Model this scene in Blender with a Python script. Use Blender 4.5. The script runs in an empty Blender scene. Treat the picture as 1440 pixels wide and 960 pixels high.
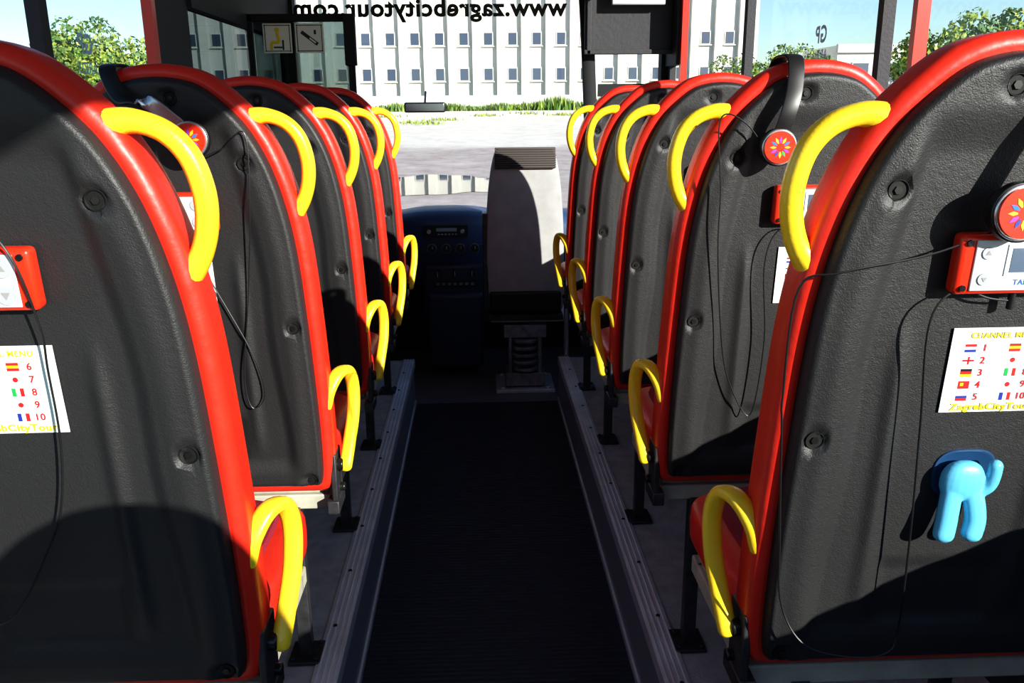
import bpy, bmesh, math, random
from mathutils import Vector, Matrix, Euler
random.seed(7)
scene=bpy.context.scene
COL=scene.collection
# ------------------------------------------------------------------ materials
def mat(name,col,rough=.5,metal=0,bump=0,bscale=40,btype='noise',spec=.5,var=0,vscale=8,coat=0,bdist=.01):
    m=bpy.data.materials.new(name); m.use_nodes=True
    nt=m.node_tree; b=nt.nodes['Principled BSDF']
    b.inputs['Base Color'].default_value=(*col,1); b.inputs['Roughness'].default_value=rough
    b.inputs['Metallic'].default_value=metal; b.inputs['Specular IOR Level'].default_value=spec
    b.inputs['Coat Weight'].default_value=coat
    tc=nt.nodes.new('ShaderNodeTexCoord')
    if var>0:
        n=nt.nodes.new('ShaderNodeTexNoise'); n.inputs['Scale'].default_value=vscale; n.inputs['Detail'].default_value=6
        nt.links.new(tc.outputs['Object'],n.inputs['Vector'])
        r=nt.nodes.new('ShaderNodeValToRGB'); r.color_ramp.elements[0].position=.3; r.color_ramp.elements[1].position=.7
        r.color_ramp.elements[0].color=(*[max(0,c*(1-var)) for c in col],1)
        r.color_ramp.elements[1].color=(*[min(1,c*(1+var)) for c in col],1)
        nt.links.new(n.outputs['Fac'],r.inputs['Fac']); nt.links.new(r.outputs['Color'],b.inputs['Base Color'])
    if bump>0:
        if btype=='noise':
            n=nt.nodes.new('ShaderNodeTexNoise'); n.inputs['Detail'].default_value=5; out=n.outputs['Fac']
            n.inputs['Scale'].default_value=bscale
        elif btype=='grain':
            n=nt.nodes.new('ShaderNodeTexVoronoi'); n.feature='DISTANCE_TO_EDGE'; out=n.outputs['Distance']
            n.inputs['Scale'].default_value=bscale
        elif btype=='ribY':
            n=nt.nodes.new('ShaderNodeTexWave'); n.bands_direction='Y'; out=n.outputs['Fac']; n.inputs['Scale'].default_value=bscale
        else:
            n=nt.nodes.new('ShaderNodeTexWave'); n.bands_direction='X'; out=n.outputs['Fac']; n.inputs['Scale'].default_value=bscale
        nt.links.new(tc.outputs['Object'],n.inputs['Vector'])
        bp=nt.nodes.new('ShaderNodeBump'); bp.inputs['Strength'].default_value=bump; bp.inputs['Distance'].default_value=bdist
        nt.links.new(out,bp.inputs['Height']); nt.links.new(bp.outputs['Normal'],b.inputs['Normal'])
    return m
def glassmat(name,tint,gl=.06):
    m=bpy.data.materials.new(name); m.use_nodes=True; nt=m.node_tree; nt.nodes.clear()
    o=nt.nodes.new('ShaderNodeOutputMaterial'); mx=nt.nodes.new('ShaderNodeMixShader'); mx.inputs[0].default_value=gl
    t=nt.nodes.new('ShaderNodeBsdfTransparent'); t.inputs[0].default_value=(*tint,1)
    g=nt.nodes.new('ShaderNodeBsdfGlossy'); g.inputs['Roughness'].default_value=.02
    nt.links.new(t.outputs[0],mx.inputs[1]); nt.links.new(g.outputs[0],mx.inputs[2]); nt.links.new(mx.outputs[0],o.inputs[0])
    return m
RED=mat('red_vinyl',(.70,.028,.012),.42,bump=.30,bscale=9,bdist=.02,coat=.08,var=.10,vscale=5)
MAROON=mat('maroon_fabric',(.26,.010,.03),.85,bump=.5,bscale=300)
def shellmat():
    m=mat('black_moulded_plastic',(.021,.021,.022),.46,bump=0,spec=.5)
    nt=m.node_tree; b=nt.nodes['Principled BSDF']; tc=nt.nodes.new('ShaderNodeTexCoord')
    v=nt.nodes.new('ShaderNodeTexNoise'); v.inputs['Scale'].default_value=85; v.inputs['Detail'].default_value=4; v.inputs['Distortion'].default_value=.8
    n=nt.nodes.new('ShaderNodeTexNoise'); n.inputs['Scale'].default_value=480; n.inputs['Detail'].default_value=3
    a=nt.nodes.new('ShaderNodeMath'); a.operation='MULTIPLY_ADD'; a.inputs[1].default_value=1.1
    nt.links.new(tc.outputs['Object'],v.inputs['Vector']); nt.links.new(tc.outputs['Object'],n.inputs['Vector'])
    nt.links.new(n.outputs['Fac'],a.inputs[0]); nt.links.new(v.outputs['Fac'],a.inputs[2])
    bp=nt.nodes.new('ShaderNodeBump'); bp.inputs['Strength'].default_value=.5; bp.inputs['Distance'].default_value=.0014
    nt.links.new(a.outputs[0],bp.inputs['Height']); nt.links.new(bp.outputs['Normal'],b.inputs['Normal'])
    d=nt.nodes.new('ShaderNodeTexNoise'); d.inputs['Scale'].default_value=5; d.inputs['Detail'].default_value=7
    r=nt.nodes.new('ShaderNodeMapRange'); r.inputs['To Min'].default_value=.40; r.inputs['To Max'].default_value=.58
    nt.links.new(tc.outputs['Object'],d.inputs['Vector']); nt.links.new(d.outputs['Fac'],r.inputs['Value']); nt.links.new(r.outputs['Result'],b.inputs['Roughness'])
    return m
SHELL=shellmat()
YEL=mat('yellow_plastic',(.95,.66,.03),.32,coat=.2,bump=.08,bscale=200)
BLACK=mat('black_plastic',(.012,.012,.013),.4)
HOLE=mat('black_recess',(.003,.003,.003),.7)
BLACKM=mat('matte_black',(.012,.012,.014),.8)
BOLT=mat('black_steel',(.05,.05,.05),.3,metal=.8)
STEEL=mat('dark_steel',(.07,.07,.075),.45,metal=.6,var=.3,vscale=30)
GSTEEL=mat('grey_steel',(.36,.37,.40),.45,metal=.4,var=.3,vscale=30)
CREAM=mat('cream_painted_metal',(.42,.42,.34),.5,var=.15,vscale=20)
ALUP=mat('plain_aluminium',(.80,.84,.90),.34,metal=.35,var=.10,vscale=10,bump=.2,bscale=200)
RUB=mat('ribbed_black_rubber',(.022,.027,.055),.5,bump=1.0,bscale=14,btype='ribY',bdist=.012)
PLAT=mat('grey_platform_vinyl',(.40,.42,.43),.7,var=.2,vscale=20,bump=.3,bscale=150)
RISER=mat('riser_sheet',(.32,.37,.45),.4,metal=.3,bump=.7,bscale=90,btype='grain',bdist=.004)
CHECK=mat('dark_floor_plate',(.24,.24,.27),.45,metal=.3,bump=1,bscale=35,btype='grain',bdist=.01)
WALLM=mat('dark_wall_lining',(.03,.03,.035),.7,bump=.2,bscale=100)
CEIL=mat('ceiling_lining',(.38,.38,.40),.8,bump=.1,bscale=60)
REDP=mat('red_paint',(.60,.03,.015),.3)
WHITE=mat('white_print',(.85,.87,.85),.5)
DEVGREY=mat('pale_grey_plastic',(.62,.64,.66),.4)
LCD=mat('grey_blue_lcd',(.10,.14,.20),.2)
SILV=mat('silver_plastic',(.6,.6,.62),.25,metal=.8)
BLUE=mat('light_blue_plastic',(.13,.52,.76),.4,coat=.1); MBLUE=mat('blue_recess_plastic',(.010,.055,.14),.5)
BTXT=mat('blue_ink',(.02,.16,.45),.5); YTXT=mat('yellow_ink',(.72,.56,.02),.5); KTXT=mat('black_ink',(.01,.01,.01),.5)
RTXT=mat('red_ink',(.75,.02,.02),.5); GTXT=mat('green_ink',(.02,.38,.08),.5); NAVY=mat('navy_ink',(.02,.04,.3),.5)
ORG=mat('orange_ink',(.9,.35,.02),.5); PUR=mat('purple_ink',(.30,.04,.45),.5); GREYT=mat('grey_ink',(.3,.3,.3),.5)
GREYF=mat('grey_seat_plastic',(.38,.385,.385),.75,var=.10,vscale=12,bump=.2,bscale=160,bdist=.003)
DASH=mat('navy_dash_plastic',(.055,.095,.20),.40,bump=.2,bscale=200)
DISP=mat('radio_display',(.40,.52,.56),.2)
GLASS=glassmat('clear_glass',(.95,.97,.97),.04); TINT=glassmat('tinted_glass',(.36,.42,.42),.06); DTINT=glassmat('dark_tinted_glass',(.10,.13,.14),.05)
FABR=mat('dark_grey_curtain',(.05,.05,.055),.9,bump=.5,bscale=40)
# ------------------------------------------------------------------ mesh builder
def catmull(pts,n):
    P=[Vector(p) for p in pts]; P=[P[0]*2-P[1]]+P+[P[-1]*2-P[-2]]
    out=[]; segs=len(P)-3
    for i in range(n+1):
        t=i/n*segs; k=min(int(t),segs-1); u=t-k
        a,b,c,d=P[k:k+4]
        out.append(.5*((2*b)+(c-a)*u+(2*a-5*b+4*c-d)*u*u+(3*b-a-3*c+d)*u**3))
    return out
def textdata(s,size,align='CENTER',bold=0):
    cu=bpy.data.curves.new('t','FONT'); cu.body=s; cu.size=size; cu.align_x=align; cu.align_y='CENTER'; cu.resolution_u=3; cu.offset=bold*size
    if bold: cu.space_character=1.08
    ob=bpy.data.objects.new('t',cu); COL.objects.link(ob); bpy.context.view_layer.update()
    dg=bpy.context.evaluated_depsgraph_get(); me=ob.evaluated_get(dg).to_mesh()
    v=[x.co.copy() for x in me.vertices]; f=[tuple(p.vertices) for p in me.polygons]
    ob.evaluated_get(dg).to_mesh_clear(); bpy.data.objects.remove(ob); bpy.data.curves.remove(cu)
    return v,f
class MB:
    def __init__(s): s.v=[]; s.f=[]; s.m=[]
    def add(s,v,f,mi=0,M=None):
        o=len(s.v)
        for p in v:
            p=Vector(p); s.v.append(M@p if M else p)
        for q in f: s.f.append(tuple(i+o for i in q)); s.m.append(mi)
        return s
    def box(s,c,d,mi=0,M=None):
        x,y,z=d[0]/2,d[1]/2,d[2]/2
        v=[Vector(c)+Vector((a*x,b*y,e*z)) for a in(-1,1) for b in(-1,1) for e in(-1,1)]
        return s.add(v,[(0,1,3,2),(4,6,7,5),(0,4,5,1),(2,3,7,6),(0,2,6,4),(1,5,7,3)],mi,M)
    def cyl(s,c,r,h,axis='z',mi=0,seg=24,r2=None,M=None):
        r2=r if r2 is None else r2; v=[];c=Vector(c)
        for k,(rr,hh) in enumerate(((r,-h/2),(r2,h/2))):
            for i in range(seg):
                a=2*math.pi*i/seg; p=(rr*math.cos(a),rr*math.sin(a),hh)
                if axis=='y': p=(p[0],p[2],p[1])
                if axis=='x': p=(p[2],p[0],p[1])
                v.append(c+Vector(p))
        f=[(i,(i+1)%seg,seg+(i+1)%seg,seg+i) for i in range(seg)]+[tuple(range(seg))[::-1],tuple(range(seg,2*seg))]
        return s.add(v,f,mi,M)
    def ellip(s,c,r,mi=0,nu=20,nv=12,e=1.0):
        v=[];f=[]
        sg=lambda t,p: math.copysign(abs(t)**p,t)
        for j in range(nv+1):
            ph=-math.pi/2+math.pi*j/nv
            for i in range(nu):
                th=2*math.pi*i/nu
                v.append(Vector(c)+Vector((r[0]*sg(math.cos(ph),e)*sg(math.cos(th),e),r[1]*sg(math.cos(ph),e)*sg(math.sin(th),e),r[2]*sg(math.sin(ph),e))))
        for j in range(nv):
            for i in range(nu): f.append((j*nu+i,j*nu+(i+1)%nu,(j+1)*nu+(i+1)%nu,(j+1)*nu+i))
        return s.add(v,f,mi)
    def sweep(s,pts,a,b,side=(0,1,0),n=40,seg=12,mi=0,rad=None,pw=1.0):
        P=catmull(pts,n); rings=[]
        side=Vector(side)
        def ring(c,T,sc,k=1):
            sd=(side-T*side.dot(T)); 
            if sd.length<1e-4: sd=Vector((1,0,0))-T*T.x
            sd.normalize(); nn=T.cross(sd)
            r=[]
            for i in range(seg):
                t=2*math.pi*i/seg; cx,sx=math.cos(t),math.sin(t)
                cx=math.copysign(abs(cx)**pw,cx); sx=math.copysign(abs(sx)**pw,sx)
                r.append(c+sd*(a*sc*k*cx)+nn*(b*sc*k*sx))
            return r
        for i,c in enumerate(P):
            T=(P[min(i+1,n)]-P[max(i-1,0)]).normalized(); sc=rad(i/n) if rad else 1
            if i==0:
                for ph in (85,60,30): rings.append(ring(c-T*b*sc*math.sin(math.radians(ph)),T,sc,math.cos(math.radians(ph))))
            rings.append(ring(c,T,sc))
            if i==n:
                for ph in (30,60,85): rings.append(ring(c+T*b*sc*math.sin(math.radians(ph)),T,sc,math.cos(math.radians(ph))))
        v=[p for r in rings for p in r]; f=[]
        for j in range(len(rings)-1):
            for i in range(seg): f.append((j*seg+i,j*seg+(i+1)%seg,(j+1)*seg+(i+1)%seg,(j+1)*seg+i))
        f.append(tuple(range(seg))[::-1]); f.append(tuple(range(len(v)-seg,len(v))))
        return s.add(v,f,mi)
    def text(s,t,size,M,mi=0,align='CENTER',width=None,bold=0):
        v,f=textdata(t,size,align,bold)
        if width:
            xs=[p.x for p in v]; k=width/(max(xs)-min(xs)); v=[Vector((p.x*k,p.y,p.z)) for p in v]
        return s.add(v,f,mi,M)
    def obj(s,name,mats,parent=None,bevel=0,seg=2,smooth=True,off=(0,0,0),mirror=False,recalc=True,angle=40,link=True,loc=None):
        me=bpy.data.meshes.new(name); off=Vector(off)
        vv=[Vector((-p.x,p.y,p.z)) if mirror else p for p in s.v]
        me.from_pydata([p-off for p in vv],[],s.f)
        for m in mats: me.materials.append(m)
        for p,mi in zip(me.polygons,s.m): p.material_index=mi
        if recalc:
            bm=bmesh.new(); bm.from_mesh(me); bmesh.ops.recalc_face_normals(bm,faces=bm.faces); bm.to_mesh(me); bm.free()
        if smooth:
            me.shade_smooth(); me.set_sharp_from_angle(angle=math.radians(angle))
        ob=bpy.data.objects.new(name,me)
        if link: COL.objects.link(ob)
        if bevel:
            md=ob.modifiers.new('Bevel','BEVEL'); md.width=bevel; md.segments=seg; md.limit_method='ANGLE'
        if parent: ob.parent=parent
        if loc: ob.location=loc
        return ob
def top(ob,label,cat,group=None):
    ob['label']=label; ob['category']=cat
    if group: ob['group']=group
    return ob
def empty(name,loc):
    e=bpy.data.objects.new(name,None); e.location=loc; e.empty_display_size=.1; COL.objects.link(e); return e
def struct(ob,label=None):
    ob['kind']='structure'
    if label: ob['label']=label
    ob['category']='bus interior'
    return ob
# ------------------------------------------------------------------ seat
PLZ=.27; SX=.70; PITCH=.74; Y0=1.24; THK=.092
prof=[(.768,.258),(.775,.278),(.795,.291),(.85,.298),(1.0,.299),(1.2,.294),(1.38,.285),(1.5,.268),(1.6,.240),(1.68,.199),(1.735,.150),(1.773,.100),(1.789,.050),(1.794,0)]
def rec(z): return -(z-.8)*.10
def outline(n=150,inset=0,insb=None):
    pts=[Vector((x,0,z)) for z,x in prof]
    half=catmull(pts,240)
    loop=[p for p in half]+[Vector((-p.x,0,p.z)) for p in reversed(half[:-1])]
    P=loop+[loop[0]]
    cum=[0]
    for i in range(len(P)-1): cum.append(cum[-1]+(P[i+1]-P[i]).length)
    out=[];k=0
    for i in range(n):
        t=cum[-1]*i/n
        while cum[k+1]<t: k+=1
        u=(t-cum[k])/max(1e-9,cum[k+1]-cum[k]); out.append(P[k].lerp(P[k+1],u))
    if inset:
        res=[]
        for i,p in enumerate(out):
            T=(out[(i+1)%n]-out[(i-1)%n]).normalized(); N=Vector((-T.z,0,T.x))
            if N.dot(Vector((0,0,1.3))-p)<0: N=-N
            res.append(p+N*inset)
        out=res
    return out
def sm(a,b,x):
    t=max(0,min(1,(x-a)/(b-a))); return t*t*(3-2*t)
def hwz(z):
    for (z0,x0),(z1,x1) in zip(prof,prof[1:]):
        if z0<=z<=z1: return x0+(x1-x0)*(z-z0)/(z1-z0)
    return .3 if z<1 else .001
PROT=.024
def relief(x,z):
    ax=abs(x)
    inner=.178-.045*sm(1.3,1.7,z)+.02*sm(1.2,.9,z)
    r=-.010*sm(inner+.020,inner-.010,ax)*sm(1.70,1.63,z)*sm(.83,.88,z)
    r+=.007*math.exp(-((ax-.125)/.013)**2)*sm(1.42,1.30,z)*sm(.86,.95,z)
    r-=.006*sm(.105,.085,ax)*sm(1.00,.97,z)*sm(.86,.89,z)
    r+=.004*math.exp(-((ax-(hwz(z)-.07))/.02)**2)*sm(1.72,1.6,z)
    return r
def shell_y(x,z): return rec(z)-PROT-relief(x,z)
C=Vector((0,0,1.28))
def ringmesh(loops):
    n=len(loops[0]); v=[p for l in loops for p in l]; f=[]
    for j in range(len(loops)-1):
        for i in range(n): f.append((j*n+i,j*n+(i+1)%n,(j+1)*n+(i+1)%n,(j+1)*n+i))
    return v,f
BOLTS=((-.168,1.587),(.168,1.587),(-.03,1.722),(-.235,1.212),(.235,1.212),(-.240,.815),(.240,.815))
DIMP=.009
def seat_parts(s):
    parts=[]; off=(0,0,PLZ); mir=(s<0)
    n=150
    loops=[]
    def lay(O,y): return [Vector((p.x,y+rec(p.z),p.z)) for p in O]
    inn=outline(n,.022)
    def sc(O,r,y): return [Vector((C.x+(p.x-C.x)*r,y+rec(C.z+(p.z-C.z)*r),C.z+(p.z-C.z)*r)) for p in O]
    for r,y in ((.02,.018),(.5,.018),(.8,.018),(.93,.012)): loops.append(sc(inn,r,y))
    for a in range(0,91,15):
        t=math.radians(a); loops.append(lay(outline(n,.022*(1-math.sin(t)) if a<90 else .0001),.022*(1-math.cos(t))))
    for a in range(90,-1,-15):
        t=math.radians(a); loops.append(lay(outline(n,.032*(1-math.sin(t)) if a<90 else .0001),THK-.032*(1-math.cos(t))))
    inf=outline(n,.032)
    for r,y in ((.9,THK+.01),(.7,THK+.005),(.4,THK),(.02,THK)): loops.append(sc(inf,r,y))
    mb=MB(); v,f=ringmesh(loops); mb.add(v,f); parts.append(('backrest_cushion',mb,[RED],0,None))
    sh=outline(260,.027); loops=[]
    rs=[.01+.99*(i/90)**.85 for i in range(91)]
    def dimple(x,z):
        d=0
        for bx,bz in BOLTS:
            q=math.hypot(x-bx,z-bz); d=max(d,sm(.022,.0135,q))
        return d*DIMP
    for r in rs:
        L=[]
        for p in sh:
            q=C+(p-C)*r; d=(1-r)*(p-C).length
            e=min(1,d/.014); edge=math.sqrt(max(0,1-(1-e)**2))
            L.append(Vector((q.x,rec(q.z)-PROT*edge-relief(q.x,q.z)*edge+dimple(q.x,q.z)*edge,q.z)))
        loops.append(L)
    loops.append([Vector((p.x,rec(p.z)+.012,p.z)) for p in sh])
    mb=MB(); v,f=ringmesh(loops); mb.add(v,f); parts.append(('back_shell',mb,[SHELL],0,None))
    mb=MB()
    pts=[(-.172,1.680),(-.212,1.686),(-.252,1.672),(-.280,1.640),(-.293,1.592),(-.291,1.545),(-.278,1.505),(-.256,1.475)]
    mb.sweep([(x,.030+rec(z),z) for x,z in pts],.0185,.0150,side=(0,1,0),n=48,seg=16,rad=lambda t:1+.45*math.exp(-(t/.12)**2)+.3*math.exp(-((1-t)/.1)**2),pw=.75)
    parts.append(('shoulder_handle',mb,[YEL],0,None))
    mb=MB(); Z=-.034; X=.016
    pts=[(-.298+X,.0,1.035+Z),(-.312+X,.005,1.075+Z),(-.332+X,.030,1.108+Z),(-.350+X,.062,1.105+Z),(-.358+X,.080,1.060+Z),(-.356+X,.070,.990+Z),(-.344+X,.050,.915+Z),(-.335+X,.030,.862+Z)]
    mb.sweep(pts,.0165,.0125,side=(1,0,0),n=48,seg=16,pw=.8,rad=lambda t:1+.15*math.exp(-(t/.1)**2))
    parts.append(('armrest',mb,[YEL],0,None))
    mb=MB(); mb.ellip((0,.29,.828),(.292,.21,.056),nu=48,nv=20,e=.35); parts.append(('seat_cushion',mb,[RED],0,None))
    mb=MB(); mb.ellip((0,.29,.878),(.245,.18,.020),nu=40,nv=10,e=.4); parts.append(('seat_pad',mb,[MAROON],0,None))
    mb=MB(); mb.box((0,.06,.730),(.56,.05,.04)); mb.box((0,.40,.730),(.56,.05,.04)); mb.box((0,.23,.758),(.54,.36,.018))
    mb.box((-.265,.23,.730),(.03,.32,.04)); mb.box((.265,.23,.730),(.03,.32,.04))
    parts.append(('seat_frame',mb,[CREAM],.004,None))
    mb=MB(); mb.box((-.293,.04,.80),(.014,.075,.14)); mb.box((-.288,.045,.73),(.03,.1,.035)); mb.cyl((-.305,.03,.835),.016,.02,'x',1); mb.cyl((-.305,.05,.765),.011,.016,'x',1)
    parts.append(('armrest_bracket',mb,[STEEL,BOLT],.003,None))
    for lx,ly in ((-.18,.05),(.24,.30)):
        mb=MB(); h=.713-PLZ; mb.box((lx,ly,PLZ+h/2+.003),(.034,.034,h)); mb.box((lx,ly,PLZ+.006),(.085,.10,.010))
        for bx,by in((-.03,-.037),(.03,-.037),(-.03,.037),(.03,.037)): mb.cyl((lx+bx,ly+by,PLZ+.014),.006,.008,'z',0,8)
        parts.append(('leg',mb,[STEEL],.002,None))
    for x,z in BOLTS:
        mb=MB(); y=shell_y(x,z)+DIMP
        v=[];f=[];prf=[(.0150,-.0012),(.0142,-.0035),(.0135,-.0035),(.0120,-.0010),(.0,-.0010)]
        for r,dy in prf:
            for i in range(20):
                a=2*math.pi*i/20; v.append((x+r*math.cos(a),y+dy-r*math.sin(a)*.1,z+r*math.sin(a)))
        for j in range(4):
            for i in range(20): f.append((j*20+i,j*20+(i+1)%20,(j+1)*20+(i+1)%20,(j+1)*20+i))
        mb.add(v,f,0); mb.cyl((x,y-.002,z),.0060,.003,'y',1,6)
        parts.append(('bolt',mb,[HOLE,BOLT],0,'back_shell'))
    objs=[]
    for nm,mb,mats,bev,par in parts:
        objs.append((mb.obj(nm,mats,bevel=bev,off=off,mirror=mir,link=False),par))
    return objs
def seatlabel(s,k):
    extra={(1,0):"red vinyl bus seat, black shell, pale blue hook and headphones",
           (-1,0):"red vinyl bus seat with black shell and looped cable",
           (1,1):"red vinyl bus seat with headphones slung over its back",
           (-1,1):"red vinyl bus seat, headphones on its black shell"}
    return extra.get((s,k),"red vinyl bus seat with black shell and yellow handles")
protos={1:seat_parts(1),-1:seat_parts(-1)}
for k in (-2,0,1,2,3,4):
    for s in (1,-1):
        if k==-2 and s==-1: continue
        e=empty('passenger_seat',(s*SX,Y0+PITCH*k,PLZ))
        top(e,seatlabel(s,k),'seat','high-backed passenger seats along the aisle')
        sh=None
        for ob,par in protos[s]:
            c=ob.copy(); COL.objects.link(c)
            if ob.name.startswith('back_shell'): sh=c
            c.parent=sh if par else e
for s in protos:
    for ob,_ in protos[s]: bpy.data.objects.remove(ob)
def SP(s,k,dx,z,off=.004):
    return Vector((s*SX+dx, Y0+PITCH*k+shell_y(dx,z)-off, z))
TILT=.0997
# ------------------------------------------------------------------ cards
TINTC=mat('pale_card_tint',(.72,.86,.84),.5)
def card(s,k,z=1.320):
    dx=.026 if s>0 else -.006
    e=MB(); W,H=.155,.134
    e.box((0,0,0),(W,.0012,H),0)
    base=SP(s,k,dx,z,.003); base.y=min(SP(s,k,dx,z-.06,.003).y+.1*-.06,SP(s,k,dx,z+.06,.003).y+.1*.06,base.y)
    for ex in (-W/2,W/2): base.y=min(base.y,SP(s,k,dx+ex,z-.06,.002).y-.006,SP(s,k,dx+ex,z+.06,.002).y+.006)
    def q(x,zc,w,h,mi,y=-.0012): e.add([(x-w/2,y,zc-h/2),(x+w/2,y,zc-h/2),(x+w/2,y,zc+h/2),(x-w/2,y,zc+h/2)],[(0,1,2,3)],mi)
    zs=[.036-.0195*i for i in range(5)]
    q(0,-.004,.148,.098,7,-.0009)
    F=[('h',(1,0,2)),('x',()),('h',(4,1,3)),('s',1),('h',(0,2,1))],[('h',(1,3,1)),('d',1),('v',(5,0,1)),('d',1),('v',(2,0,1))]
    for c,colx in enumerate((-.048,.018)):
        for i,zc in enumerate(zs):
            t,a=F[c][i]; w,h=.017,.0125
            if t=='h':
                for j,m in enumerate(a): q(colx,zc+h/3*(1-j),w,h/3,m)
            elif t=='v':
                for j,m in enumerate(a): q(colx+w/3*(j-1),zc,w/3,h,m)
            elif t=='x': q(colx,zc,w,h,0); q(colx,zc,w,.003,1,-.0014); q(colx,zc,.003,h,1,-.0014)
            elif t=='s': q(colx,zc,w,h,1); q(colx-.003,zc+.001,.005,.005,3,-.0014)
            else:
                q(colx,zc,w,h,0); e.cyl((colx,-.0014,zc),.0038,.0004,'y',1,16)
    ob=e.obj('channel_card',[WHITE,RTXT,NAVY,YTXT,KTXT,GTXT,BTXT,TINTC],smooth=False)
    ob.location=base; ob.rotation_euler=(TILT,0,0)
    t=MB(); M0=lambda x,z:Matrix.Translation((x,-.0018,z))@Matrix.Rotation(math.pi/2,4,'X')
    t.text('CHANNEL MENU',.0125,M0(0,.0555),0,width=.10,bold=.02)
    for c,colx in enumerate((-.027,.041)):
        for i,zc in enumerate(zs): t.text(str(i+1+5*c),.0150,M0(colx,zc),1,bold=.02)
    t.text('ZagrebCityTour',.0150,M0(0,-.0585),0,width=.125,bold=.035)
    to=t.obj('printed_text',[YTXT,RTXT],parent=ob,smooth=False,recalc=False)
    top(ob,"white channel menu card with flags fixed to seat back",'sign','channel menu cards on the seat backs')
for s,k in ((1,0),(-1,0),(1,1),(-1,1)): card(s,k)
# ------------------------------------------------------------------ audio guide devices
REDV=mat('red_device_plastic',(.78,.035,.010),.3,coat=.2); DEVGREY2=mat('mid_grey_button',(.42,.44,.47),.4); LGREY=mat('light_sticker_cream',(.74,.75,.70),.5)
def device(s,k,dx=.0,z=1.487):
    b=SP(s,k,dx,z,.004)
    e=empty('audio_guide_unit',b); e.rotation_euler=(TILT,0,0)
    top(e,"red boxed audio guide unit with grey face on seat back",'audio guide','audio guide units on the seat backs')
    m=MB(); m.box((0,-.012,0),(.16,.026,.086)); m.obj('housing',[REDV],parent=e,bevel=.008,seg=4)
    for x,zz in((-.068,.032),(.068,.032),(-.068,-.032),(.068,-.032)):
        m=MB(); m.cyl((x,-.0262,zz),.0045,.003,'y'); m.obj('screw',[BOLT],parent=e)
    m=MB(); m.box((0,-.0262,0),(.118,.003,.072)); m.obj('face_plate',[DEVGREY],parent=e,bevel=.003,seg=3)
    ax=-s*.042; lx=s*.018
    for sg in(1,-1):
        m=MB(); zc=sg*.0185; R=.0135 if s<0 else .0085
        m.cyl((ax,-.0285,zc),R,.002,'y',0,28); q=R/.0135
        m.add([(ax-.006*q,-.0300,zc-sg*.004*q),(ax+.006*q,-.0300,zc-sg*.004*q),(ax,-.0300,zc+sg*.006*q)],[(0,1,2)],1)
        m.obj('arrow_button',[DEVGREY2,GREYT],parent=e,smooth=False,recalc=False)
    m=MB(); m.box((lx,-.0282,.008),(.066,.002,.044),0); m.box((lx,-.0290,.008),(.054,.0016,.034),1); m.obj('screen',[WHITE,LCD],parent=e)
    m=MB(); m.text('TAMIC',.011,Matrix.Translation((lx,-.0282,-.024))@Matrix.Rotation(math.pi/2,4,'X'),bold=.02); m.obj('printed_logo',[BTXT],parent=e,smooth=False,recalc=False)
    m=MB(); m.cyl((lx*.8,-.012,-.055),.005,.026,'z'); m.obj('cable_plug',[BLACK],parent=e)
    return e
for s,k in ((1,0),(-1,0),(1,1),(-1,1),(1,2),(-1,2)): device(s,k,dx=.022 if (s,k)==(-1,1) else 0)
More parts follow.
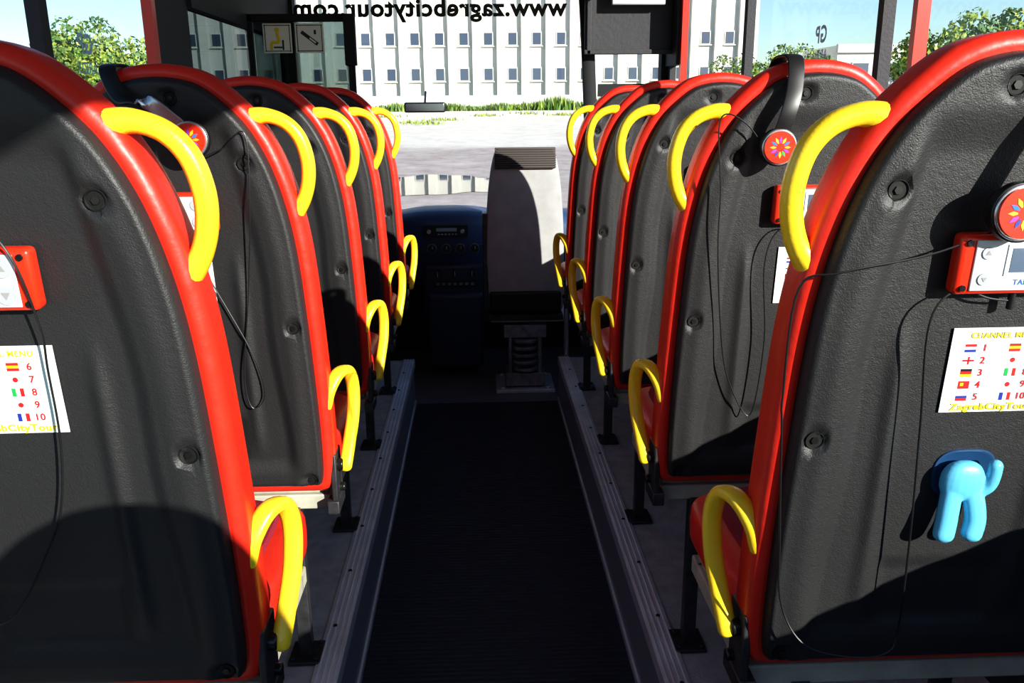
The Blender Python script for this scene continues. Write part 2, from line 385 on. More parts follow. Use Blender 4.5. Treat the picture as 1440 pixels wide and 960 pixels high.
# ------------------------------------------------------------------ headphones
def headphones(s,k,dx,zc,lean=.01,cable=None,silver=True,label="black headphones with red logo caps hung over seat"):
    Yr=Y0+PITCH*k; x0=s*SX+dx
    dd=abs(dx+lean); zt=1.794
    for (z0,h0),(z1,h1) in zip(prof,prof[1:]):
        if h1<=dd<=h0 and z0>1.2: zt=z0+(z1-z0)*(h0-dd)/(h0-h1)
    yb=Yr+rec(zc)-PROT-.030; yf=Yr+rec(zc)+THK+.045; rt=rec(zt)
    e=empty('headphones',(x0,yb,zc)); top(e,label,'headphones','tour headphones on the seats')
    O=Vector((x0,yb,zc))
    P=[Vector((x0,yb-.002,zc+.01)),Vector((x0+lean*.4,yb-.016,zc+.07)),Vector((x0+lean*.8,Yr+rt-.040,zt-.05)),
       Vector((x0+lean,Yr+rt-.012,zt+.004)),Vector((x0+lean,Yr+rt+.04,zt+.014)),Vector((x0+lean,Yr+rt+.095,zt+.004)),Vector((x0+lean*.8,Yr+rt+THK+.03,zt-.05)),Vector((x0,yf+.02,zc+.01))]
    m=MB(); m.sweep([p-O for p in P],.0175,.0042,side=(1,0,0),n=60,seg=12,pw=.6); m.obj('headband',[BLACK],parent=e)
    if silver:
        m=MB(); m.sweep([p-O+Vector((0,-.004,0)) for p in P[:2]]+[P[1].lerp(P[2],.4)-O+Vector((0,-.004,0))],.0155,.0045,side=(1,0,0),n=12,seg=10,pw=.6); m.obj('slider',[SILV],parent=e)
    for j,(yy,sg) in enumerate(((0,-1),(yf-yb,1))):
        m=MB(); 
        m.cyl((0,yy+sg*.006,0),.040,.016,'y',0,36); m.cyl((0,yy-sg*.008,0),.034,.018,'y',1,36)
        m.cyl((0,yy+sg*.015,0),.0375,.004,'y',2,36,r2=.0375)
        cup=m.obj('ear_cup',[BLACK,BLACKM,SILV],parent=e,bevel=.003,seg=3)
        m=MB(); yy2=yy+sg*.0185; m.cyl((0,yy2,0),.0335,.004,'y',0,36)
        cols=[3,1,5,2,3,4,1,6,3,2,5,1]
        for i in range(12):
            a=2*math.pi*i/12; da=.20
            pts=[(.009,a-.12),(.016,a-da),(.023,a),(.016,a+da),(.009,a+.12)]
            m.add([(r*math.sin(t),yy2+sg*.0026,r*math.cos(t)) for r,t in pts],[(0,1,2,3,4)],cols[i])
        m.obj('cap',[REDV,YTXT,ORG,PUR,GTXT,BTXT,NAVY],parent=cup,smooth=False,recalc=False)
    if cable:
        m=MB(); m.sweep([p-O for p in cable],.0016,.0016,n=120,seg=6); m.obj('cable',[BLACK],parent=e)
    return e
S=SP
cR1=[S(1,0,-.02,1.535,.02),S(1,0,-.12,1.50,.025),S(1,0,-.24,1.478,.02),S(1,0,-.290,1.45,.0),S(1,0,-.296,1.29,.006),S(1,0,-.292,1.24,.006),S(1,0,-.276,1.05,.012),S(1,0,-.262,.93,.015),S(1,0,-.224,.862,.03),S(1,0,-.15,.838,.04),S(1,0,-.09,.842,.04),S(1,0,-.066,.875,.035),S(1,0,-.074,1.05,.03),S(1,0,-.091,1.245,.03),S(1,0,-.105,1.40,.03),S(1,0,-.07,1.447,.02),S(1,0,-.02,1.435,.02),S(1,0,.014,1.43,.016)]
headphones(1,0,-.022,1.560,lean=.08,cable=cR1,label="black headphones with silver slider and red logo cap")
cR2=[S(1,1,-.093,1.575,.03),S(1,1,-.16,1.66,.02),S(1,1,-.215,1.67,.012),S(1,1,-.205,1.52,.02),S(1,1,-.20,1.39,.02),S(1,1,-.175,1.2,.02),S(1,1,-.15,1.08,.02),S(1,1,-.10,.98,.025),S(1,1,-.078,1.0,.025),S(1,1,-.07,1.17,.025),S(1,1,-.088,1.35,.025),S(1,1,-.06,1.43,.02),S(1,1,.014,1.43,.016)]
headphones(1,1,-.093,1.612,lean=.035,cable=cR2,silver=False)
cL2=[S(-1,1,.08,1.60,.03),S(-1,1,.13,1.62,.02),S(-1,1,.18,1.65,.012),S(-1,1,.175,1.5,.014),S(-1,1,.145,1.3,.010),S(-1,1,.115,1.1,.012),S(-1,1,.125,1.02,.012),S(-1,1,.155,1.05,.012),S(-1,1,.14,1.15,.012),S(-1,1,.07,1.32,.012),S(-1,1,.03,1.42,.02),S(-1,1,-.014,1.43,.016)]
headphones(-1,1,.075,1.640,lean=-.165,cable=cL2,label="black headphones with silver slider beside cable loop")
cL1=[S(-1,0,-.05,1.60,.02),S(-1,0,.015,1.575,.03),S(-1,0,.062,1.52,.04),S(-1,0,.075,1.42,.03),S(-1,0,.068,1.355,.02),S(-1,0,.064,1.245,.02),S(-1,0,.045,1.14,.02),S(-1,0,.014,1.07,.02),S(-1,0,-.06,.95,.03),S(-1,0,-.13,.93,.03)]
headphones(-1,0,-.12,1.59,lean=.0,cable=cL1,label="black headphones with a long hanging cable")
# ------------------------------------------------------------------ blue hook
m=MB()
m.ellip((-.008,-.017,.036),(.034,.017,.034),e=.85)
m.sweep([(-.022,-.020,.022),(-.025,-.025,-.006),(-.027,-.029,-.030),(-.030,-.033,-.050)],.0160,.0120,side=(1,0,0),n=14,seg=14,pw=.8)
m.sweep([(.008,-.020,.022),(.015,-.025,-.004),(.018,-.029,-.028),(.014,-.033,-.050)],.0160,.0120,side=(1,0,0),n=14,seg=14,pw=.8)
m.sweep([(.016,-.020,.016),(.031,-.023,.028),(.0345,-.025,.046),(.034,-.026,.066)],.0110,.0095,side=(1,0,0),n=12,seg=12)
hk=m.obj('bag_hook',[BLUE]); md=hk.modifiers.new('Remesh','REMESH'); md.mode='VOXEL'; md.voxel_size=.0018; md.use_smooth_shade=True
md=hk.modifiers.new('Smooth','SMOOTH'); md.iterations=4
p=SP(1,0,.006,1.108,.0); hk.location=p; hk.rotation_euler=(TILT,0,0)
top(hk,"light blue plastic dog-shaped bag hook on seat back",'hook')
m=MB(); v=[];f=[]
for r,y in ((.050,.002),(.049,-.0025),(.046,-.003),(.043,-.0015),(.001,-.0015)):
    for i in range(32):
        a=2*math.pi*i/32; cc=math.cos(a);ss=math.sin(a)
        v.append((.002+r*math.copysign(abs(cc)**.7,cc),y,.040+.84*r*math.copysign(abs(ss)**.7,ss)))
for j in range(4):
    for i in range(32): f.append((j*32+i,j*32+(i+1)%32,(j+1)*32+(i+1)%32,(j+1)*32+i))
m.add(v,f); m.obj('mounting_recess',[MBLUE],parent=hk)
# ------------------------------------------------------------------ bus shell
WX=1.25; YB=-1.9; YF=6.0; PE=4.82
m=MB(); m.box((0,(YB+PE)/2,-.03),(2.5,PE-YB,.06)); struct(m.obj('floor',[RUB],smooth=False),"black ribbed rubber aisle floor")
m=MB(); m.box((0,(PE+YF)/2,-.03),(2.5,YF-PE,.06)); struct(m.obj('floor',[CHECK],smooth=False),"dark textured cab floor plate")
for s in(1,-1):
    m=MB(); m.box((s*(.435+WX)/2,(YB+PE)/2,PLZ-.02),(WX-.435,PE-YB,.04),0); m.box((s*.437,(YB+PE)/2,.115),(.02,PE-YB,.23),1)
    m.box((s*(.44+WX)/2,PE-.01,.115),(WX-.44,.02,.23),1)
    struct(m.obj('floor',[PLAT,RISER],smooth=False),"grey raised seating platform with sheet metal riser")
    m=MB()
    m.box((s*.455,(YB+PE)/2,PLZ+.003),(.066,PE-YB,.006)); m.box((s*.424,(YB+PE)/2,PLZ-.018),(.006,PE-YB,.044))
    for i in range(4): m.box((s*(.430+.016*i),(YB+PE)/2,PLZ+.0075),(.006,PE-YB,.004))
    for i in range(22): m.cyl((s*.463,YB+.15+i*.3,PLZ+.009),.006,.005,'z',1,10)
    struct(m.obj('trim_%d'%(1 if s>0 else 2),[ALUP,BOLT],bevel=.001),"ridged aluminium step edge strip")
    m=MB(); m.box((s*.425,(YB+PE)/2,.012),(.012,PE-YB,.024)); struct(m.obj('trim_%d'%(3 if s>0 else 4),[ALUP],smooth=False),"narrow metal floor edging")
SILL=1.24; HD=2.66; TOPZ=2.85
def side(name,s,pill,extra=[]):
    m=MB()
    m.box((s*(WX+.03),(YB+YF)/2,(SILL-.06)/2),(.06,YF-YB,SILL+.06),0)
    m.box((s*(WX+.03),(YB+YF)/2,(HD+TOPZ)/2),(.06,YF-YB,TOPZ-HD),0)
    for a,b,mi in pill: m.box((s*(WX+.03),(a+b)/2,(SILL+HD)/2),(.04,b-a,HD-SILL),mi)
    for a,b,z0,z1,mi in extra: m.box((s*(WX+.02),(a+b)/2,(z0+z1)/2),(.06,b-a,z1-z0),mi)
    m.box((s*(WX-.005),(YB+YF)/2,SILL),(.05,YF-YB,.03),2)
    return struct(m.obj(name,[WALLM,REDP,ALUP],smooth=False),"dark side wall with red window pillars")
side('wall_right',1,[(YB,YB+.12,0),(2.61,2.64,1),(2.83,2.87,0),(4.26,4.31,0),(5.60,5.65,1),(5.9,6,0)],[(5.65,6,1.95,HD,0)])
side('wall_left',-1,[(YB,YB+.12,0),(2.62,2.67,0),(3.52,3.56,1),(3.56,3.95,0),(5.9,6,0)],[(3.95,6,2.12,HD,0)])
wi=1
for s,L in ((1,[(YB+.12,2.61),(2.87,4.26),(4.31,5.60),(5.65,5.9)]),(-1,[(YB+.12,2.62),(2.67,3.52),(3.95,5.9)])):
    for a,b in L:
        m=MB(); m.add([(s*(WX+.03),a,SILL),(s*(WX+.03),b,SILL),(s*(WX+.03),b,HD),(s*(WX+.03),a,HD)],[(0,1,2,3)])
        struct(m.obj('window_%d'%wi,[DTINT if (s<0 and a>3.7) else GLASS],smooth=False,recalc=False),"side window glass"); wi+=1
SBLUE=mat('pale_blue_sticker_ink',(.35,.55,.75),.5)
for s,y,z in ((-1,2.92,1.90),(1,3.36,1.95)):
    m=MB(); M=Matrix(((0,0,s,s*(WX+.022)),(s,0,0,y),(0,1,0,z),(0,0,0,1)))
    m.text('GP',.085,M,bold=.03); m.text('ARZU',.050,Matrix.Translation((0,0,-.072))@M,bold=.02)
    t=m.obj('window_sticker',[SBLUE],smooth=False,recalc=False); top(t,"small pale blue reversed letters on a side window",'lettering')
m=MB(); m.box((0,(YB+YF)/2,TOPZ+.03),(2.6,YF-YB,.06)); struct(m.obj('ceiling',[CEIL],smooth=False),"grey roof lining")
m=MB(); m.box((0,YB-.03,.6),(2.6,.06,1.2)); m.box((0,YB-.03,2.7),(2.6,.06,.3)); struct(m.obj('wall_back',[WALLM],smooth=False),"low rear panel")
m=MB(); m.box((0,6.03,.45),(2.6,.06,1.02)); m.box((0,6.02,2.65),(2.6,.10,.42)); m.box((-1.26,6.02,1.7),(.09,.10,1.5)); m.box((1.26,6.02,1.7),(.09,.1,1.5))
struct(m.obj('wall_front',[BLACKM],smooth=False),"black windscreen surround")
m=MB(); m.add([(-1.24,6.0,.95),(1.24,6.0,.95),(1.24,6.0,2.44),(-1.24,6.0,2.44)],[(0,1,2,3)]); ws=struct(m.obj('window_%d'%wi,[GLASS],smooth=False,recalc=False),"front windscreen glass")
m=MB(); M=Matrix.Translation((-.322,5.985,2.324))@Matrix.Rotation(math.pi,4,'Z')@Matrix.Rotation(math.pi/2,4,'X')
m.text('www.zagrebcitytour.com',.152,M,width=1.79,bold=.034)
t=m.obj('window_lettering',[KTXT],smooth=False,recalc=False); top(t,"black web address lettering on the windscreen, reversed",'lettering')
m=MB(); m.box((.955,5.80,2.32),(.57,.02,.60)); m.box((.955,5.785,2.035),(.57,.02,.03)); m.box((.70,5.785,2.32),(.03,.02,.60))
c=m.obj('door_blind',[FABR],bevel=.006); top(c,"dark grey cloth blind above the front door",'blind')
m=MB(); m.sweep([(.665,5.88,2.6),(.70,5.89,2.2),(.76,5.90,1.1)],.045,.035,side=(1,0,0),n=10,seg=12,pw=.6); m.box((1.0,5.9,1.80),(.44,.03,.08)); struct(m.obj('trim_5',[BLACKM]),"black door pillar and rail")
m=MB(); m.box((1.0,5.70,2.36),(.34,.02,.10)); m.cyl((1.0,5.70,2.415),.008,.38,'x',1); vs=m.obj('sun_visor',[DEVGREY2,STEEL],bevel=.008); top(vs,"grey folding sun visor at the windscreen header",'sun visor')
# partition
e=empty('driver_partition',(-.96,4.88,0)); top(e,"black-framed tinted glass screen behind the driver",'partition')
def pc(mb,nm,mats,**k): return mb.obj(nm,mats,parent=e,off=(-.96,4.88,0),**k)
m=MB(); m.box((-.96,4.88,2.165),(.56,.03,.04)); m.box((-.70,4.88,1.09),(.035,.03,2.18)); m.box((-1.23,4.88,1.09),(.03,.03,2.18)); m.box((-.96,4.88,.55),(.52,.03,1.1)); m.box((-.70,4.86,2.05),(.06,.05,.26))
pc(m,'frame',[BLACKM],bevel=.004)
m=MB(); m.box((-.96,4.88,1.62),(.50,.006,1.05)); pc(m,'glass_pane',[TINT])
def sticker(x,kind):
    m=MB(); y=4.866; zc=2.062; w=.075; bb=.004
    m.box((x,y,zc),(2*w,.002,2*w),0)
    w-=.006
    for dx,dz,ww,hh in ((0,w-bb,2*w,bb),(0,-w+bb,2*w,bb),(w-bb,0,bb,2*w),(-w+bb,0,bb,2*w)): m.box((x+dx,y-.0015,zc+dz),(ww,.001,hh),1)
    if kind=='seat':
        m.ellip((x,y-.002,zc+.042),(.013,.001,.013),2); m.sweep([(x,y-.002,zc+.025),(x+.005,y-.002,zc-.018),(x-.03,y-.002,zc-.023),(x-.034,y-.002,zc-.052)],.001,.008,side=(0,1,0),n=16,seg=8,mi=2); m.box((x+.028,y-.002,zc-.034),(.009,.001,.05),1)
        m.box((x+.0,y-.002,zc-.046),(.045,.001,.008),1)
    else:
        M=Matrix.Translation((x,y-.002,zc))@Matrix.Rotation(.65,4,'Y'); m.box((0,0,0),(.105,.001,.018),1,M); m.box((.02,-.001,0),(.04,.001,.008),0,M)
        m.box((x+.03,y-.002,zc+.03),(.012,.001,.022),1)
    return m
for x,kd in ((-1.085,'seat'),(-.915,'no')): pc(sticker(x,kd),'sticker',[LGREY,KTXT,YTXT],smooth=False,recalc=False)
# mirror
e=empty('rear_view_mirror',(-.37,5.9,1.70)); top(e,"wide black-backed rear view mirror on the windscreen",'mirror')
m=MB(); m.box((0,-.06,0),(.27,.025,.065)); m.obj('housing',[BLACK],parent=e,bevel=.012,seg=4)
m=MB(); m.box((0,-.0735,0),(.25,.004,.05)); m.obj('mirror_glass',[mat('mirror',(.35,.4,.5),.15,metal=1)],parent=e,bevel=.008,seg=3)
m=MB(); m.sweep([(0,-.05,.01),(0,0,.05),(0,.085,.10)],.007,.007,side=(1,0,0),n=10,seg=8); m.obj('stem',[BLACK],parent=e)
# dashboard
e=empty('dashboard',(0,5.7,0)); top(e,"navy plastic dashboard with radio, vents and gauges",'dashboard')
def dp(mb,nm,mats,**k): return mb.obj(nm,mats,parent=e,off=(0,5.7,0),**k)
m=MB()
prf=[(5.97,.60),(5.60,.60),(5.55,.66),(5.50,.80),(5.47,.95),(5.50,1.00),(5.56,1.03),(5.75,1.04),(5.97,1.0)]
xs=[-1.20+2.40*i/60 for i in range(61)]
L=[]
for x in xs:
    bump=.05*math.exp(-((x+.24)/.26)**4)
    L.append([Vector((x,y-(bump*1.2 if y<5.7 else 0),z+(bump*.6 if z>.9 else 0))) for y,z in prf])
v=[p for l in L for p in l]; n=len(prf); f=[(i*n+j,i*n+(j+1)%n,(i+1)*n+(j+1)%n,(i+1)*n+j) for i in range(60) for j in range(n)]+[tuple(range(n)),tuple(range(60*n,61*n))]
m.add(v,f); dp(m,'dash_body',[DASH],angle=50)
m=MB(); m.box((-.19,5.52,.52),(.42,.16,.42)); m.box((-.19,5.46,.30),(.36,.2,.5)); dp(m,'centre_console',[mat('dark_navy_console',(.04,.055,.10),.4)],bevel=.03,seg=4)
m=MB(); m.box((-.24,5.405,.945),(.28,.03,.075),0); m.box((-.235,5.388,.955),(.13,.004,.022),1)
for i in range(6): m.box((-.285+i*.022,5.388,.926),(.014,.004,.009),2)
for x in(-.345,-.135): m.cyl((x,5.385,.945),.014,.014,'y',2)
dp(m,'radio',[BLACK,DISP,SILV],bevel=.002)
for x in (-.33,-.24,-.15,-.06):
    m=MB(); m.cyl((x,5.395,.835),.030,.03,'y',2,28); m.cyl((x,5.378,.835),.027,.004,'y',1,28); m.box((x+.004,5.375,.843),(.003,.002,.02),3); dp(m,'gauge',[SILV,BLACK,GREYT,WHITE])
for x in (-.30,-.19,-.08):
    m=MB(); m.cyl((x,5.425,.67),.022,.05,'y',0,20); m.box((x,5.398,.67),(.006,.008,.036),1); dp(m,'control_knob',[BLACK,SILV])
m=MB(); m.box((-.19,5.43,.60),(.30,.02,.035),0)
for i in range(7): m.box((-.30+i*.037,5.418,.60),(.022,.004,.018),1)
dp(m,'switch_strip',[BLACK,GREYT],bevel=.002)
for x in (.03,.35,-.55,-.85,.8):
    m=MB(); m.box((x,5.475,.885),(.15,.03,.10),0)
    for i in range(5): m.box((x,5.458,.85+i*.018),(.13,.012,.005),1)
    dp(m,'air_vent',[BLACK,GREYT],bevel=.006)
e=empty('steering_wheel',(-.72,5.25,.92)); e.rotation_euler=(math.radians(-60),0,0); top(e,"black steering wheel on a column at the dashboard",'steering wheel')
m=MB(); v=[];f=[]
for i in range(48):
    a=2*math.pi*i/48
    for j in range(10):
        b=2*math.pi*j/10; r=.20+.016*math.cos(b); v.append((r*math.cos(a),r*math.sin(a),.016*math.sin(b)))
for i in range(48):
    for j in range(10): f.append((i*10+j,((i+1)%48)*10+j,((i+1)%48)*10+(j+1)%10,i*10+(j+1)%10))
m.add(v,f); m.obj('rim',[BLACK],parent=e)
m=MB(); m.cyl((0,0,-.02),.055,.04,'z'); m.box((0,0,-.01),(.38,.03,.012)); m.box((0,-.1,-.01),(.03,.19,.012)); m.cyl((0,0,-.12),.025,.20,'z'); m.obj('hub',[BLACK],parent=e)
# ------------------------------------------------------------------ guide seat
e=empty('folding_crew_seat',(.240,5.06,0)); top(e,"grey folded crew seat on a pedestal beside the dashboard",'seat')
pr=[(.50,.215),(.53,.232),(.70,.236),(.95,.231),(1.15,.220),(1.30,.204),(1.40,.186),(1.45,.170),(1.468,.15)]
pts=catmull([Vector((x,0,z)) for z,x in pr],40); loop=pts+[Vector((-p.x,0,p.z)) for p in reversed(pts)]
cc=Vector((0,0,.98))
def LL(r,y): return [Vector((cc.x+(p.x-cc.x)*r,y-(cc.z+(p.z-cc.z)*r-.5)*.06,cc.z+(p.z-cc.z)*r)) for p in loop]
ls=[LL(.004,-.05),LL(.3,-.05),LL(.6,-.05),LL(.9,-.05),LL(.96,-.046),LL(.99,-.03),LL(1,-.005),LL(1,.04),LL(.97,.06),LL(.004,.06)]
v,f=ringmesh(ls); m=MB(); m.add(v,f); bk=m.obj('backrest',[GREYF],parent=e)
m=MB()
for i in range(9): m.box((0,-.124,1.368+i*.0125),(.350-.010*max(0,i-5),.012,.008))
m.box((0,-.112,1.418),(.345,.024,.118)); m.obj('headrest_cap',[mat('brown_grey_rubber',(.075,.065,.06),.7)],parent=e,bevel=.003)
m=MB(); m.box((0,-.045,.57),(.43,.06,.13)); m.obj('lower_panel',[BLACK],parent=e,bevel=.015,seg=4)
m=MB(); m.box((-.235,.0,.80),(.03,.13,.60)); m.box((-.225,.02,.48),(.05,.12,.06)); m.box((0,.05,.47),(.46,.2,.04)); m.obj('side_frame',[STEEL],parent=e,bevel=.006)
m=MB(); m.box((.03,.13,.46),(.50,.34,.05)); m.obj('seat_cushion',[mat('pale_seat_base',(.75,.75,.70),.5)],parent=e,bevel=.02,seg=4)
m=MB(); m.box((0,.08,.21),(.11,.12,.42)); m.box((0,.06,.38),(.26,.2,.08)); m.box((0,.06,.075),(.24,.22,.08))
for i in range(5): m.cyl((0,.0,.14+i*.045),.075,.020,'z',0,24)
m.cyl((-.09,-.01,.22),.014,.26,'z',0,12); m.cyl((.09,-.01,.22),.014,.26,'z',0,12)
m.obj('pedestal',[GSTEEL],parent=e,bevel=.004)
m=MB(); m.box((0,.08,.012),(.36,.34,.022)); 
for x in(-.14,.14):
    for y in(-.06,.22): m.cyl((x,y,.028),.012,.012,'z')
m.obj('base_plate',[ALUP],parent=e,bevel=.003)
m=MB(); m.sweep([(.475,4.86,.01),(.475,4.86,.3),(.475,4.86,.60)],.017,.017,side=(1,0,0),n=8,seg=14); m.cyl((.475,4.86,.006),.045,.012,'z',0,20); p=m.obj('guard_post',[SILV]); top(p,"short chrome post at the platform end",'post')
# ------------------------------------------------------------------ outside
GS=.04
def gz(y): return -.8+GS*y
def gmat():
    m=bpy.data.materials.new('yard_surface'); m.use_nodes=True; nt=m.node_tree; b=nt.nodes['Principled BSDF']; b.inputs['Roughness'].default_value=.95; b.inputs['Specular IOR Level'].default_value=.1
    tc=nt.nodes.new('ShaderNodeTexCoord'); sx=nt.nodes.new('ShaderNodeSeparateXYZ'); nt.links.new(tc.outputs['Object'],sx.inputs[0])
    n=nt.nodes.new('ShaderNodeTexNoise'); n.inputs['Scale'].default_value=.25; n.inputs['Detail'].default_value=8; nt.links.new(tc.outputs['Object'],n.inputs['Vector'])
    ad=nt.nodes.new('ShaderNodeMath'); ad.operation='MULTIPLY_ADD'; ad.inputs[1].default_value=5; nt.links.new(n.outputs['Fac'],ad.inputs[0]); nt.links.new(sx.outputs['Y'],ad.inputs[2])
    mr=nt.nodes.new('ShaderNodeMapRange'); mr.inputs['From Min'].default_value=31; mr.inputs['From Max'].default_value=33; nt.links.new(ad.outputs[0],mr.inputs['Value'])
    n2=nt.nodes.new('ShaderNodeTexNoise'); n2.inputs['Scale'].default_value=1.3; n2.inputs['Detail'].default_value=12; n2.inputs['Roughness'].default_value=.75; nt.links.new(tc.outputs['Object'],n2.inputs['Vector'])
    r1=nt.nodes.new('ShaderNodeValToRGB'); r1.color_ramp.elements[0].position=.3; r1.color_ramp.elements[1].position=.7
    r1.color_ramp.elements[0].color=(.34,.28,.25,1); r1.color_ramp.elements[1].color=(.62,.54,.49,1)
    r2=nt.nodes.new('ShaderNodeValToRGB'); r2.color_ramp.elements[0].position=.35; r2.color_ramp.elements[1].position=.6
    r2.color_ramp.elements[0].color=(.66,.60,.50,1); r2.color_ramp.elements[1].color=(.82,.76,.67,1)
    nt.links.new(n2.outputs['Fac'],r1.inputs[0]); nt.links.new(n2.outputs['Fac'],r2.inputs[0])
    mx=nt.nodes.new('ShaderNodeMix'); mx.data_type='RGBA'; nt.links.new(mr.outputs[0],mx.inputs[0]); nt.links.new(r1.outputs[0],mx.inputs[6]); nt.links.new(r2.outputs[0],mx.inputs[7])
    nt.links.new(mx.outputs[2],b.inputs['Base Color'])
    return m
m=MB(); m.add([(-90,-30,gz(-30)),(90,-30,gz(-30)),(90,140,gz(140)),(-90,140,gz(140))],[(0,1,2,3)])
g=m.obj('floor_ground',[gmat()],smooth=False,recalc=False); g.name='ground'; g['kind']='structure'; g['label']="pinkish gravel yard giving way to pale concrete"; g['category']='ground'
m=MB(); v=[(-.6,20,gz(20)+.012)]; N=60
for i in range(N):
    a=2*math.pi*i/N; r=1+.18*math.sin(3*a+1)+.12*math.sin(5*a)+.07*math.sin(11*a)
    x=-.7+2.0*r*math.cos(a); y=19.9+1.7*r*math.sin(a); v.append((x,y,gz(y)+.012))
m.add(v,[(0,1+i,1+(i+1)%N) for i in range(N)]); pd=m.obj('puddle',[mat('water',(.03,.03,.03),.03,spec=1.0,bump=.04,bscale=3)],recalc=False); top(pd,"shallow puddle on the gravel reflecting the building",'puddle')
# building
YBD=60; BW0,BW1=-21,19; bz=gz(YBD)
e=empty('office_building',(-1,YBD,bz)); top(e,"long white office block with rows of small windows",'building')
WB=mat('white_facade',(.66,.64,.58),.8,var=.04,vscale=3); WB2=mat('facade_grey_band',(.50,.50,.47),.8); WG=mat('window_pane',(.05,.07,.11),.35); 
m=MB(); H=11.5; m.box(((BW0+BW1)/2,YBD+4,bz+H/2-1),(BW1-BW0,8,H+2),1)
SPC=1.62; nb=int((BW1-BW0)/SPC)
for i in range(nb+1):
    x=BW0+i*SPC; m.box((x,YBD-.16,bz+H/2),(.50,.34,H),0)
m.box(((BW0+BW1)/2,YBD-.18,bz+.4),(BW1-BW0,.36,.9),1)
WB3=mat('facade_recess',(.58,.57,.53),.8)
m.obj('facade',[WB,WB3],parent=e,off=e.location,smooth=False)
wm=MB(); w,h=.54,.74
wm.box((0,-.02,0),(w+.12,.08,h+.12),0); wm.box((0,-.07,0),(w,.03,h),1); wm.box((0,-.10,-h/2-.1),(w+.25,.2,.06),0)
wp=wm.obj('building_window',[WB,WG],smooth=False,link=False)
for r,z in enumerate((2.2,4.45,9.2)):
    for i in range(nb):
        c=wp.copy(); c.name='building_window'; COL.objects.link(c); c.parent=e; c.location=(BW0+SPC*(i+.5)+1,0,z)
bpy.data.objects.remove(wp)
e2=empty('low_outbuilding',(27,55,gz(55))); top(e2,"pale flat-roofed outbuilding with small windows",'building')
m=MB(); m.box((0,3,1.5),(9,6,4.6),0); m.box((0,-.1,3.6),(9.2,.3,.5),1); m.obj('walls',[WB,WB2],parent=e2,smooth=False)
for x in(-3,-1,1,3):
    m=MB(); m.box((x,-.05,2.3),(1.1,.1,1.0),0); m.box((x,-.11,2.3),(.95,.04,.85),1); m.obj('building_window',[WB,WG],parent=e2,smooth=False)
LEAF=[mat('leaf_green',(.07,.15,.025),.6,var=.5,vscale=.8),mat('leaf_yellow_green',(.22,.28,.04),.6,var=.4,vscale=.8)]
BARK=mat('bark',(.10,.07,.05),.9,bump=.5,bscale=10)
def foliage(R,n,sz):
    m=MB()
    blobs=[(Vector((random.uniform(-.6,.6)*R,random.uniform(-.6,.6)*R,random.uniform(-.5,.7)*R)),random.uniform(.35,.6)*R) for _ in range(12)]
    for i in range(n):
        c,r=random.choice(blobs); d=Vector((random.gauss(0,1),random.gauss(0,1),random.gauss(0,1))).normalized()
        p=c+d*r*random.uniform(.75,1.05); a=Vector((random.gauss(0,1),random.gauss(0,1),random.gauss(0,1))).normalized(); b=a.cross(d)
        if b.length<.1: continue
        b.normalize(); s=sz*random.uniform(.6,1.3)
        m.add([p-a*s,p+b*s*.6,p+a*s,p-b*s*.6],[(0,1,2,3)],random.random()<.35)
    return m
def datof(mb,mats,**k):
    o=mb.obj('f',mats,link=False,**k); d=o.data; bpy.data.objects.remove(o); return d
F=[datof(foliage(2.4,3600,.15),mt,smooth=False,recalc=False) for mt in (LEAF,[LEAF[1],LEAF[0]])]
tm=MB(); tm.sweep([(0,0,-.6),(.05,0,1),(0,.05,3),(.1,0,4.0)],.16,.16,n=10,seg=10,rad=lambda t:1-.6*t)
TR=datof(tm,[BARK])
for x,y,zz,sc,k in ((-17.3,45,2.6,.85,1),(-22,50,3.0,1.0,0),(-27,45,2.9,1.05,1),(-33,50,3,1.2,0),(-38,43,3,1.2,0),
                    (14.6,48,2.2,.72,0),(18.8,50,2.4,.80,0),(22.4,43,2.8,.85,1),(26.8,46,3.0,1.0,1),(33,47,3,1.2,0),(40,42,3,1.3,1)):
    e=empty('tree',(x,y,gz(y))); top(e,"leafy yellow-green deciduous tree" if k else "dense dark green deciduous tree",'tree','trees around the yard')
    e.scale=(sc,sc,sc); e.rotation_euler=(0,0,random.uniform(0,6))
    o=bpy.data.objects.new('foliage',F[k]); COL.objects.link(o); o.parent=e; o.location=(0,0,zz)
    o=bpy.data.objects.new('trunk',TR); COL.objects.link(o); o.parent=e
m=MB()
for i in range(9000):
    x=random.uniform(-21,20); y=random.uniform(56.2,59.2); hh=random.uniform(.1,.5)*(.6+.5*math.sin(x*.9)**2)*(1.8 if x>3 else 1); a=random.uniform(0,3.14); w=.09
    z=gz(y); c,s_=math.cos(a)*w,math.sin(a)*w
    m.add([(x-c,y-s_,z),(x+c,y+s_,z),(x+random.uniform(-.1,.1),y+random.uniform(-.1,.1),z+hh)],[(0,1,2)],random.random()<.3)
gr=m.obj('grass_strip',LEAF,smooth=False,recalc=False); top(gr,"unmown green weeds along the building foot",'grass'); gr['kind']='stuff'
m=MB()
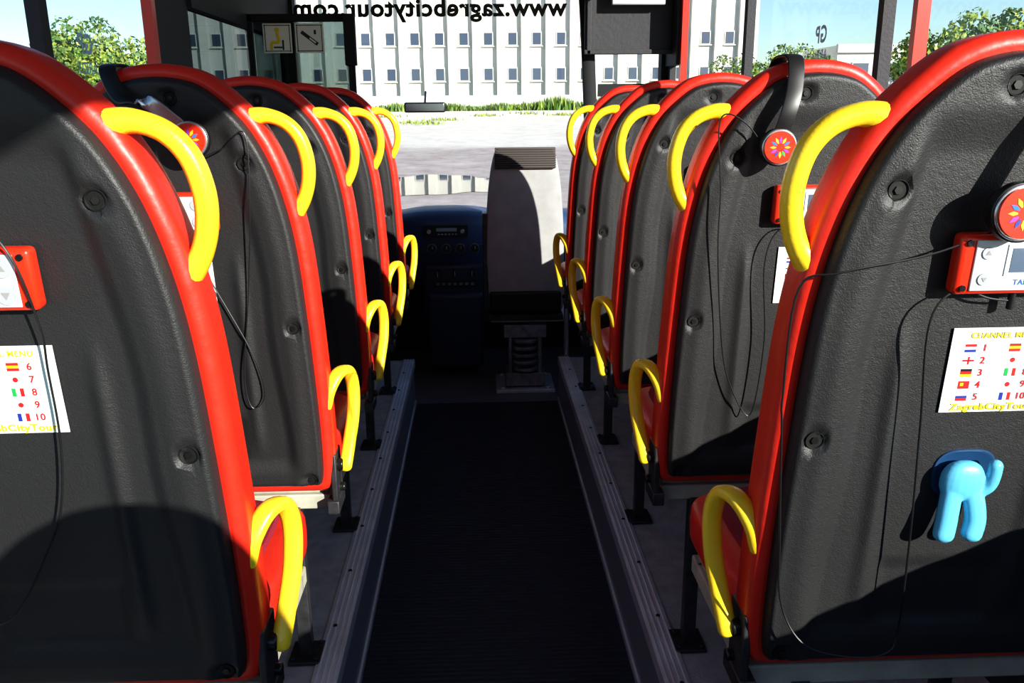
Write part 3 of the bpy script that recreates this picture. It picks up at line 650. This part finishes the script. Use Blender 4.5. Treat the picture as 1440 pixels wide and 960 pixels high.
for cx,cy in ((-3.2,44),(-1.6,46),(-2.4,43),(5,50),(3,52),(0.5,50),(-5,50)):
    for i in range(60):
        x=cx+random.gauss(0,.45); y=cy+random.gauss(0,.5); z=gz(y); a=random.uniform(0,3.14)
        m.add([(x-.05*math.cos(a),y-.05*math.sin(a),z),(x+.05*math.cos(a),y+.05*math.sin(a),z),(x,y,z+random.uniform(.06,.2))],[(0,1,2)],1)
gr=m.obj('weed_tufts',LEAF,smooth=False,recalc=False); top(gr,"scattered weed tufts in the concrete yard",'weeds'); gr['kind']='stuff'
# ------------------------------------------------------------------ light, world, camera
w=bpy.data.worlds.new('World'); scene.world=w; w.use_nodes=True; nt=w.node_tree
sky=nt.nodes.new('ShaderNodeTexSky'); sky.sky_type='NISHITA'; sky.sun_disc=False; sky.sun_elevation=math.radians(35); sky.sun_rotation=math.radians(135); sky.air_density=1.2; sky.dust_density=.2; sky.ozone_density=2
tn=nt.nodes.new('ShaderNodeMix'); tn.data_type='RGBA'; tn.blend_type='MULTIPLY'; tn.inputs[0].default_value=1; tn.inputs[7].default_value=(.72,.87,1,1)
nt.links.new(sky.outputs[0],tn.inputs[6]); nt.links.new(tn.outputs[2],nt.nodes['Background'].inputs[0]); nt.nodes['Background'].inputs[1].default_value=.155
L=bpy.data.lights.new('Sun','SUN'); L.energy=8.5; L.angle=math.radians(.4); L.color=(1,.95,.86)
lo=bpy.data.objects.new('Sun',L); COL.objects.link(lo); lo.rotation_euler=Vector((-1,1.15,-.52)).to_track_quat('-Z','Y').to_euler(); lo.location=(10,-10,8)
cam=bpy.data.cameras.new('Camera'); cam.sensor_width=36; cam.lens=30; cam.clip_start=.02; cam.clip_end=500
co=bpy.data.objects.new('Camera',cam); COL.objects.link(co); co.location=(-.035,0,1.70)
R=Euler((math.radians(90-15.38),0,math.radians(-2.21))).to_matrix()@Matrix.Rotation(math.radians(-.5),3,'Z')
co.rotation_euler=R.to_euler(); scene.camera=co
scene.view_settings.view_transform='Standard'
scene.view_settings.look='Medium High Contrast'
